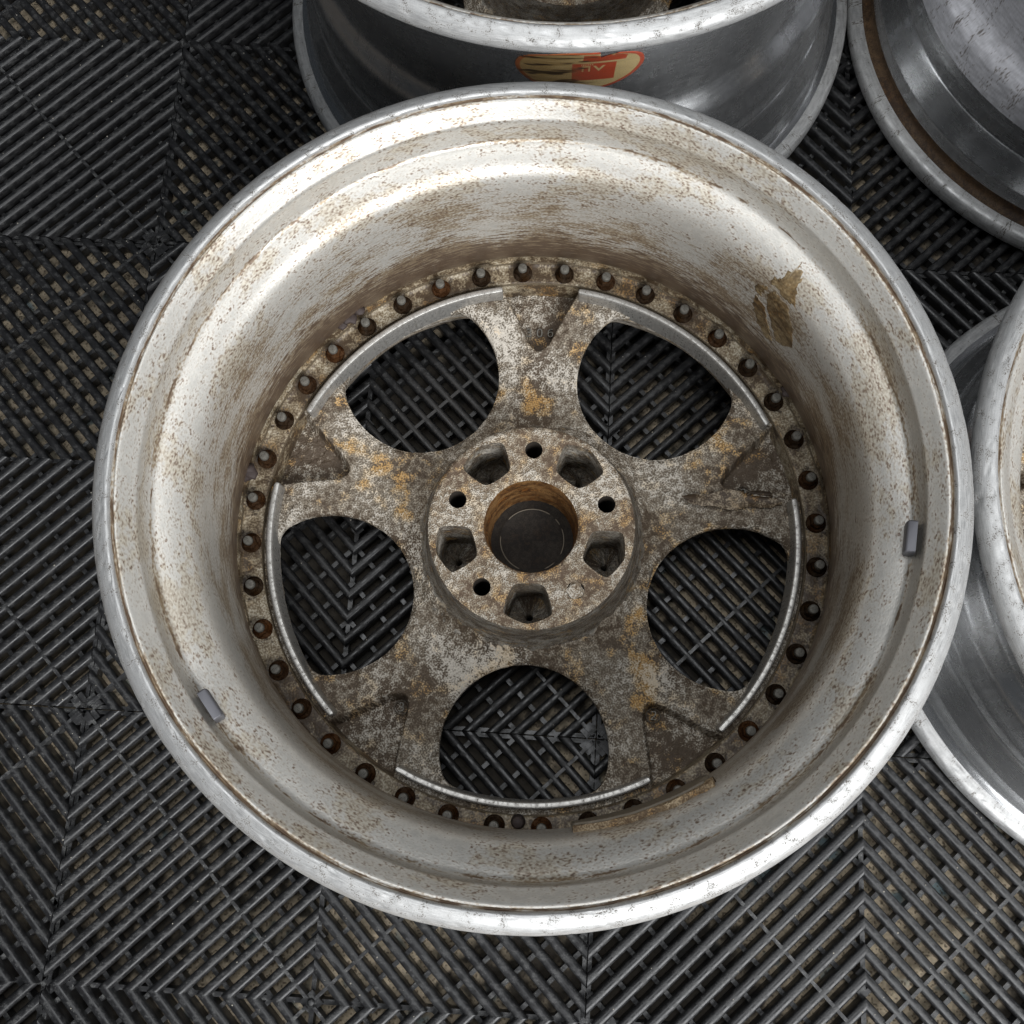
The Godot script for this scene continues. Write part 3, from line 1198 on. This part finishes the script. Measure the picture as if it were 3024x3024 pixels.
# raised polished rail that borders a window, centred on angle 0
func make_rail_mesh() -> void:
	var sec := V([0.1886, 0.0740, 0.1890, 0.0860, 0.1893, 0.0912, 0.1899, 0.0928, 0.1906, 0.0932, 0.1930, 0.0934, 0.1940, 0.0931, 0.1944, 0.0922, 0.1945, 0.0720])
	var p := PackedVector3Array()
	var uv := PackedVector2Array()
	var n := 90
	var half := deg_to_rad(27.3)
	for i in n + 1:
		var f := float(i) / n
		# rounded ends: the last steps shrink towards the section's middle
		var t := minf(i, n - i)
		var shrink := 1.0
		if t < 4:
			shrink = [0.02, 0.62, 0.86, 0.97][int(t)]
		var edge := 0.0
		if t < 4:
			edge = [0.0, 0.0004, 0.0012, 0.0022][int(t)] / 0.19
		var a := -half + 2.0 * half * f
		if t < 4:
			a = (-half + edge) if i < n / 2 else (half - edge)
		for k in sec.size():
			var rr := 0.1916 + (sec[k].x - 0.1916) * shrink
			p.append(Vector3(cos(a) * rr, sec[k].y - MAT_TOP - (0.0 if shrink > 0.5 else 0.0008), -sin(a) * rr))
			uv.append(Vector2(f * 2.5, float(k) / sec.size() * 0.6))
	shared.rail = grid(p, uv, n + 1, sec.size(), false)


func make_bolt_meshes() -> void:
	# washer and six-sided nut in one turned shape, and the stud
	var p := PackedVector3Array()
	var uv := PackedVector2Array()
	var prof := V([0.0072, 0.0, 0.0073, 0.0012, 0.0069, 0.0020, 0.0062, 0.0024, 0.0053, 0.0028, 0.0053, 0.0072, 0.0048, 0.0082, 0.0036, 0.0085])
	var seg := 36
	for i in seg + 1:
		var a := TAU * float(i % seg) / seg
		var hex := cos(PI / 6) / cos(fmod(a, PI / 3) - PI / 6)
		for j in prof.size():
			var rr := prof[j].x * (hex if j >= 4 and j < 7 else 1.0)
			p.append(Vector3(cos(a) * rr, prof[j].y, -sin(a) * rr))
			uv.append(Vector2(float(i) / seg, float(j) / prof.size()))
	shared.nut = facet(grid(p, uv, seg + 1, prof.size(), true))
	shared.stud = facet(lathe(V([0.0034, 0.0070, 0.0034, 0.0112, 0.0029, 0.0120, 0.0015, 0.0122, 0.0001, 0.0122]), 20))


# ==================================================================== the wheel
func make_wheel(called: String, at: Vector3, height: float, spin_deg: float, seg: int, kind: int, label: String) -> void:
	var w := Node3D.new()
	w.name = called
	w.position = at
	w.set_meta("label", label)
	w.set_meta("category", "wheel")
	w.set_meta("group", "alloy wheels standing face down on the mat")
	add_child(w)
	var sd := kind * 3.7
	var inner := lifted(INNER, height)
	var outer := lifted(OUTER, height)
	put("rim_lip", lathe(smooth(lifted(LIP, height), 3), seg, "dent", 6.0, sd), mats.bare_lip, w)
	put("inner_barrel", lathe(smooth(inner, 2), seg), mats.barrel_paint, w)
	put("outer_barrel", lathe(smooth(outer, 2), seg / 2, "", 4.0), mats.satin_barrel if kind == 2 else mats.polished_barrel, w)
	put("front_barrel", lathe(smooth(lifted(FRONT, height), 2), seg / 2, "", 4.0), mats.polished_barrel, w)
	put("bead_seat", lathe(smooth(lifted(BEAD, height), 2), seg / 2, "", 4.0), mats.brown_grime if kind == 2 else mats.polished_barrel, w)
	put("front_lip", lathe(smooth(lifted(FLANGE, height), 2), seg, "dent", 6.0, sd), mats.bare_lip, w)
	# bolt flange: flat ring, with a fillet that is cut back round every nut
	var spin := deg_to_rad(spin_deg)
	var first := deg_to_rad(5.0) + (spin - deg_to_rad(1.0))
	var prof := V([0.1985, 0.0600, 0.1985, 0.0835, 0.1992, 0.0856, 0.2005, 0.0860, 0.2040, 0.0860, 0.2080, 0.0860, 0.2110, 0.0860, 0.2130, 0.0862, 0.2145, 0.0866, 0.2155, 0.0872, 0.2165, 0.0890, 0.2170, 0.0910, 0.2172, 0.0935, 0.2165, 0.0960, 0.2155, 0.0975])
	var shifted := PackedVector2Array()
	for q in prof:
		shifted.append(Vector2(q.x, q.y - MAT_TOP))
	var fm := lathe(shifted, 720 if kind == 0 else 480, "cut", 1.0, first)
	# flat ring gets a flat layout of its texture
	fm = planar(fm, 0.45)
	put("bolt_flange", fm, mats.flange_paint, w)
	# nuts and studs
	for k in 40:
		var a := first + k * TAU / 40
		var n := put("nut", shared.nut, mats[["rusty_nut", "rusty_nut_0", "rusty_nut_0", "rusty_nut_1"][rng.randi() % 4]], w, Vector3(cos(a) * 0.2068, 0.0857 - MAT_TOP, -sin(a) * 0.2068), rng.randf() * TAU)
		put("stud", shared.stud, mats.stud_steel, n)
	# centre
	for k in 5:
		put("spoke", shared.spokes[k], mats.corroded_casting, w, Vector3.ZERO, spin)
		put("edge_rail", shared.rail, mats.machined_rail, w, Vector3.ZERO, spin + PI / 2 + PI / 5 + k * TAU / 5)
	var pad := put("hub_pad", shared.pad, mats.rusty_pad, w, Vector3.ZERO, spin)
	for k in 5:
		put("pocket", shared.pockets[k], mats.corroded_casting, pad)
		put("lug_hole", shared.lugs[k], mats.hole_dark, pad)
	put("skirt", shared.skirt, mats.corroded_casting, pad)
	put("bore", shared.bore, mats.bore_rust, pad)
	var cap := put("center_cap", shared.cap, mats.cap_black, w)
	for d in [[-25.0, 25.0], [32.0, 46.0], [58.0, 142.0], [175.0, 250.0], [296.0, 318.0]]:
		put("clip_ring", arc_tube(0.0240, d[0], d[1], 0.00045), mats.ring_pale, cap, Vector3(0, 0.0613 - MAT_TOP, 0))
	if kind == 0:
		main_details(w, inner, spin)
	if kind == 1:
		add_sticker(w, outer, height)


func arc_tube(r: float, from: float, to: float, thick: float) -> ArrayMesh:
	var p := PackedVector3Array()
	var uv := PackedVector2Array()
	var n := maxi(6, int((to - from) / 3.0))
	for i in n + 1:
		var a := deg_to_rad(lerpf(from, to, float(i) / n))
		var t := thick if i > 0 and i < n else thick * 0.1
		for k in 9:
			var b := TAU * k / 8.0
			var rr := r + cos(b) * t
			p.append(Vector3(cos(a) * rr, sin(b) * t, -sin(a) * rr))
			uv.append(Vector2(float(i) / n, k / 8.0))
	return grid(p, uv, n + 1, 9, false)


# every triangle with corners of its own, so that edges stay sharp
func facet(m: ArrayMesh) -> ArrayMesh:
	var arr := m.surface_get_arrays(0)
	var v: PackedVector3Array = arr[Mesh.ARRAY_VERTEX]
	var u: PackedVector2Array = arr[Mesh.ARRAY_TEX_UV]
	var ix: PackedInt32Array = arr[Mesh.ARRAY_INDEX]
	var nv := PackedVector3Array()
	var nu := PackedVector2Array()
	for i in ix:
		nv.append(v[i])
		nu.append(u[i])
	return to_mesh(nv, nu, PackedInt32Array(range(nv.size())))


func planar(m: ArrayMesh, size: float) -> ArrayMesh:
	var arr := m.surface_get_arrays(0)
	var v: PackedVector3Array = arr[Mesh.ARRAY_VERTEX]
	var uv := PackedVector2Array()
	var nn: PackedVector3Array = arr[Mesh.ARRAY_NORMAL]
	for i in v.size():
		var q := v[i]
		if absf(nn[i].y) < 0.5:
			uv.append(Vector2(atan2(q.z, q.x) * 0.2, q.y) / size)
		else:
			uv.append(Vector2(q.x, q.z) / size + Vector2(0.5, 0.5))
	arr[Mesh.ARRAY_TEX_UV] = uv
	var o := ArrayMesh.new()
	o.add_surface_from_arrays(Mesh.PRIMITIVE_TRIANGLES, arr)
	return o


# a thin patch that follows a profile: outline given as (angle in degrees, height), lifted off the surface
func patch(prof: PackedVector2Array, outline: PackedVector2Array, lift: float, rows: int) -> ArrayMesh:
	var mid := Vector2.ZERO
	for q in outline:
		mid += q / outline.size()
	var n := outline.size()
	var lo := outline[0]
	var hi := outline[0]
	for q in outline:
		lo = lo.min(q)
		hi = hi.max(q)
	var p := PackedVector3Array()
	var uv := PackedVector2Array()
	for i in n + 1:
		for j in rows + 2:
			# the last row turns down to the surface so that the patch has an edge
			var f := minf(float(j) / rows, 1.0)
			var q := mid.lerp(outline[i % n], f)
			var a := deg_to_rad(q.x)
			var rr := radius_at(prof, q.y) + (lift if j <= rows else -lift * 0.3)
			p.append(Vector3(cos(a) * rr, q.y, -sin(a) * rr))
			uv.append((q - lo) / (hi - lo))
	return grid(p, uv, n + 1, rows + 2, true)


func ragged(outline: PackedVector2Array, amount: Vector2, sd: int) -> PackedVector2Array:
	var o := PackedVector2Array()
	var g := RandomNumberGenerator.new()
	g.seed = sd
	for i in outline.size():
		var a := outline[i]
		var b := outline[(i + 1) % outline.size()]
		for k in 6:
			o.append(a.lerp(b, k / 6.0) + Vector2(g.randf_range(-1, 1) * amount.x, g.randf_range(-1, 1) * amount.y))
	return o


func main_details(w: Node3D, inner: PackedVector2Array, spin: float) -> void:
	var y0 := -MAT_TOP
	# two stick-on balance weights on the step below the lip
	for d in [[-6.6, 0.0], [-140.2, 0.6]]:
		var a := deg_to_rad(d[0])
		var m := weight_mesh()
		var o := put("balance_weight", m, mats.lead_grey, w, Vector3(cos(a) * 0.2206, 0.2440 + y0, -sin(a) * 0.2206), a)
		o.rotation.z = 0.20
		o.scale = Vector3(0.9, 0.84, 0.84)
	# residue of brown tape on the right-hand wall
	var scraps := [
		V([38.5, 0.2090, 42.5, 0.2120, 43.5, 0.2000, 42.5, 0.1900, 40.5, 0.1780, 38.0, 0.1620, 35.5, 0.1680, 34.0, 0.1800, 36.0, 0.1960]),
		V([44.0, 0.2080, 46.0, 0.2040, 46.2, 0.1960, 44.8, 0.1930]),
		V([42.8, 0.1860, 45.6, 0.1900, 45.4, 0.1760, 43.0, 0.1600, 40.0, 0.1520, 38.6, 0.1560, 41.6, 0.1740]),
		V([40.4, 0.2290, 42.2, 0.2310, 43.4, 0.2220, 44.4, 0.2200, 44.0, 0.2150, 40.0, 0.2140, 37.8, 0.2170]),
	]
	for i in scraps.size():
		var o := PackedVector2Array()
		for q in scraps[i]:
			o.append(q + Vector2(0, y0 + 0.005))
		put("tape_scrap", patch(inner, ragged(o, Vector2(0.30, 0.0013), 5 + i), -0.00025, 8), mats.tape_olive, w)
	# hardened strip of adhesive on the near wall
	var strip := PackedVector2Array()
	for q in [[280.5, 0.214], [284.0, 0.217], [290.0, 0.219], [297.0, 0.220], [303.0, 0.221], [304.5, 0.214], [303.5, 0.200], [297.0, 0.196], [290.0, 0.193], [283.0, 0.192], [280.2, 0.202]]:
		strip.append(Vector2(q[0], q[1] + y0))
	put("adhesive_strip", patch(inner, ragged(strip, Vector2(0.1, 0.0006), 31), -0.0046, 8), mats.adhesive_grey, w)
	var edge := PackedVector2Array()
	for q in [[280.3, 0.2165], [286.0, 0.2190], [290.0, 0.2225], [294.0, 0.2205], [297.0, 0.2240], [301.0, 0.2225], [304.0, 0.2245], [304.8, 0.2190], [297.0, 0.2195], [290.0, 0.2180], [281.0, 0.2135]]:
		edge.append(Vector2(q[0], q[1] + y0))
	put("adhesive_edge", patch(inner, ragged(edge, Vector2(0.15, 0.0007), 33), -0.0036, 6), mats.adhesive_tan, w)
	# dark flakes of old paint and mud
	for d in [[171.5, 0.2125, 0.106, 0.0075], [133.4, 0.2110, 0.110, 0.0060], [131.0, 0.2100, 0.113, 0.0045], [135.5, 0.2115, 0.108, 0.0040], [31.5, 0.2120, 0.107, 0.0045]]:
		var a := deg_to_rad(d[0])
		put("flake", flake_mesh(d[3], int(d[0])), mats.flake_brown, w, Vector3(cos(a) * float(d[1]), float(d[2]) + y0, -sin(a) * float(d[1])), a)
	# valve: a stub in a dark slot between two nuts on the near side
	var va := deg_to_rad(270.5)
	put("valve_stem", lathe(V([0.0052, 0.0, 0.0050, 0.0030, 0.0042, 0.0055, 0.0040, 0.0110, 0.0032, 0.0125, 0.0, 0.0128]), 24), mats.flake_brown, w, Vector3(cos(va) * 0.2030, 0.0855 + y0, -sin(va) * 0.2030))
	put("paint_flap", flap_mesh(spin), mats.flap_paint, w)
	# the seized lug bolt in the lower right hole
	var la := spin + PI / 2 + 3 * TAU / 5
	put("seized_bolt", flake_mesh(0.0066, 77, 0.35), mats.rusty_pad, w, Vector3(cos(la) * 0.0558, 0.1105 + y0, -sin(la) * 0.0558))
	# cast marks in the recesses at the spoke ends
	for d in [[3, "2", 0.157, 0.0], [4, "2", 0.163, -0.010], [2, "3", 0.157, 0.002]]:
		var a: float = spin + PI / 2 + int(d[0]) * TAU / 5
		var c := Vector2(float(d[2]), float(d[3])).rotated(a)
		var t := TorusMesh.new()
		t.inner_radius = 0.0046
		t.outer_radius = 0.0055
		t.rings = 32
		t.ring_segments = 8
		var o := put("cast_mark", t, mats.corroded_casting, w, Vector3(c.x, 0.0640 + y0, -c.y))
		letter(o, str(d[1]), Vector3(0, 0.0, 0), 0.0065)
	var ca := spin + PI / 2
	var words := [["3", 0.160, 0.0085], ["0", 0.160, 0.0], ["6", 0.160, -0.0085]]
	for d in words:
		var c := Vector2(float(d[1]) + 0.006, float(d[2])).rotated(ca)
		letter(w, str(d[0]), Vector3(c.x, 0.0645 + y0, -c.y), 0.0070)


func letter(parent: Node, text: String, at: Vector3, size: float) -> void:
	var f := SystemFont.new()
	f.font_names = PackedStringArray(["Droid Sans"])
	var t := TextMesh.new()
	t.text = text
	t.font = f
	t.font_size = 16
	t.pixel_size = size / 12.0
	t.depth = 0.0016
	var o := MeshInstance3D.new()
	o.name = "cast_digit"
	o.mesh = t
	o.material_override = mats.stud_steel
	o.position = at
	o.rotation = Vector3(-PI / 2, 0, 0)
	parent.add_child(o, true)


# a sheet of old paint on the right-hand spoke, torn loose and curling up at its inner end
func flap_mesh(spin: float) -> ArrayMesh:
	var p := PackedVector3Array()
	var uv := PackedVector2Array()
	var nu := 26
	var nv := 10
	for i in nu:
		var f := float(i) / (nu - 1)
		for j in nv:
			var g := float(j) / (nv - 1)
			# along the spoke from r = 0.112 outwards, on its lower side
			var x := lerpf(0.1165, 0.182, f) + sin(g * 9.0) * 0.0018
			var y := lerpf(-0.0015 - 0.012 * f, -0.0165 - 0.014 * f + 0.011 * pow(1.0 - f, 3.0), g) + sin(f * 17.0 + g * 3.0) * 0.0011
			var a := PI / 2 + 4 * TAU / 5
			var q := Vector2(x, y)
			var whole := q.rotated(a)
			var lift := 0.0008 + 0.0085 * pow(1.0 - f, 2.0) * (0.35 + 0.65 * sin(g * PI)) + 0.0022 * pow(absf(g - 0.5) * 2.0, 4.0)
			var h := centre_height(q, whole) + lift
			var turned := whole.rotated(spin)
			p.append(Vector3(turned.x, h - MAT_TOP, -turned.y))
			uv.append(Vector2(whole.x, -whole.y) / 0.4 + Vector2(0.62, 0.45))
	return grid(p, uv, nu, nv, false)


# bevelled bar, slightly curved outline not needed at this size
func weight_mesh() -> ArrayMesh:
	var p := PackedVector3Array()
	var uv := PackedVector2Array()
	var sec := V([0.0030, -0.0085, -0.0020, -0.0085, -0.0034, -0.0070, -0.0038, 0.0, -0.0034, 0.0066, -0.0018, 0.0084, 0.0030, 0.0085])
	var zs := [-0.0112, -0.0110, -0.0098, 0.0, 0.0098, 0.0110, 0.0112]
	var sh := [0.05, 0.86, 1.0, 1.0, 1.0, 0.86, 0.05]
	for i in zs.size():
		for k in sec.size():
			p.append(Vector3(0.003 + (sec[k].x - 0.003) * sh[i], sec[k].y * sh[i], zs[i]))
			uv.append(Vector2(float(i), float(k)))
	return grid(p, uv, zs.size(), sec.size(), false)


func flake_mesh(size: float, sd: int, flat := 0.5) -> ArrayMesh:
	var p := PackedVector3Array()
	var uv := PackedVector2Array()
	var nu := 13
	var nv := 7
	for i in nu:
		var a := TAU * float(i % (nu - 1)) / (nu - 1)
		for j in nv:
			var b := PI * float(j) / (nv - 1)
			var d := Vector3(sin(b) * cos(a), cos(b) * flat, sin(b) * sin(a))
			var k := 1.0 + n3(noise_a, d + Vector3.ONE * sd, 1.1) * 0.55
			p.append(d * size * k)
			uv.append(Vector2(float(i) / nu * 0.1, float(j) / nv * 0.1))
	return grid(p, uv, nu, nv, true)


func add_sticker(w: Node3D, outer: PackedVector2Array, height: float) -> void:
	# oval label on the polished barrel, with two bites torn out of its upper right part
	var out := PackedVector2Array()
	var c := Vector2(-86.0, 0.2215 - MAT_TOP)
	for i in 120:
		var a := TAU * i / 120.0
		var q := c + Vector2(cos(a) * 11.6, sin(a) * 0.0330)
		if q.y > 0.2400 - MAT_TOP and q.x > -82.6 and q.x < -80.4:
			q.y = 0.2340 - MAT_TOP
		out.append(q)
	var m := patch(outer, out, 0.0004, 14)
	# v runs from the top edge down
	var arr := m.surface_get_arrays(0)
	var uv: PackedVector2Array = arr[Mesh.ARRAY_TEX_UV]
	for i in uv.size():
		uv[i].y = 1.0 - uv[i].y
	arr[Mesh.ARRAY_TEX_UV] = uv
	var o := ArrayMesh.new()
	o.add_surface_from_arrays(Mesh.PRIMITIVE_TRIANGLES, arr)
	var s := put("sticker", o, mats.sticker_print, w)
	s.set_meta("label", "oval red and cream sticker, its left half scorched brown")
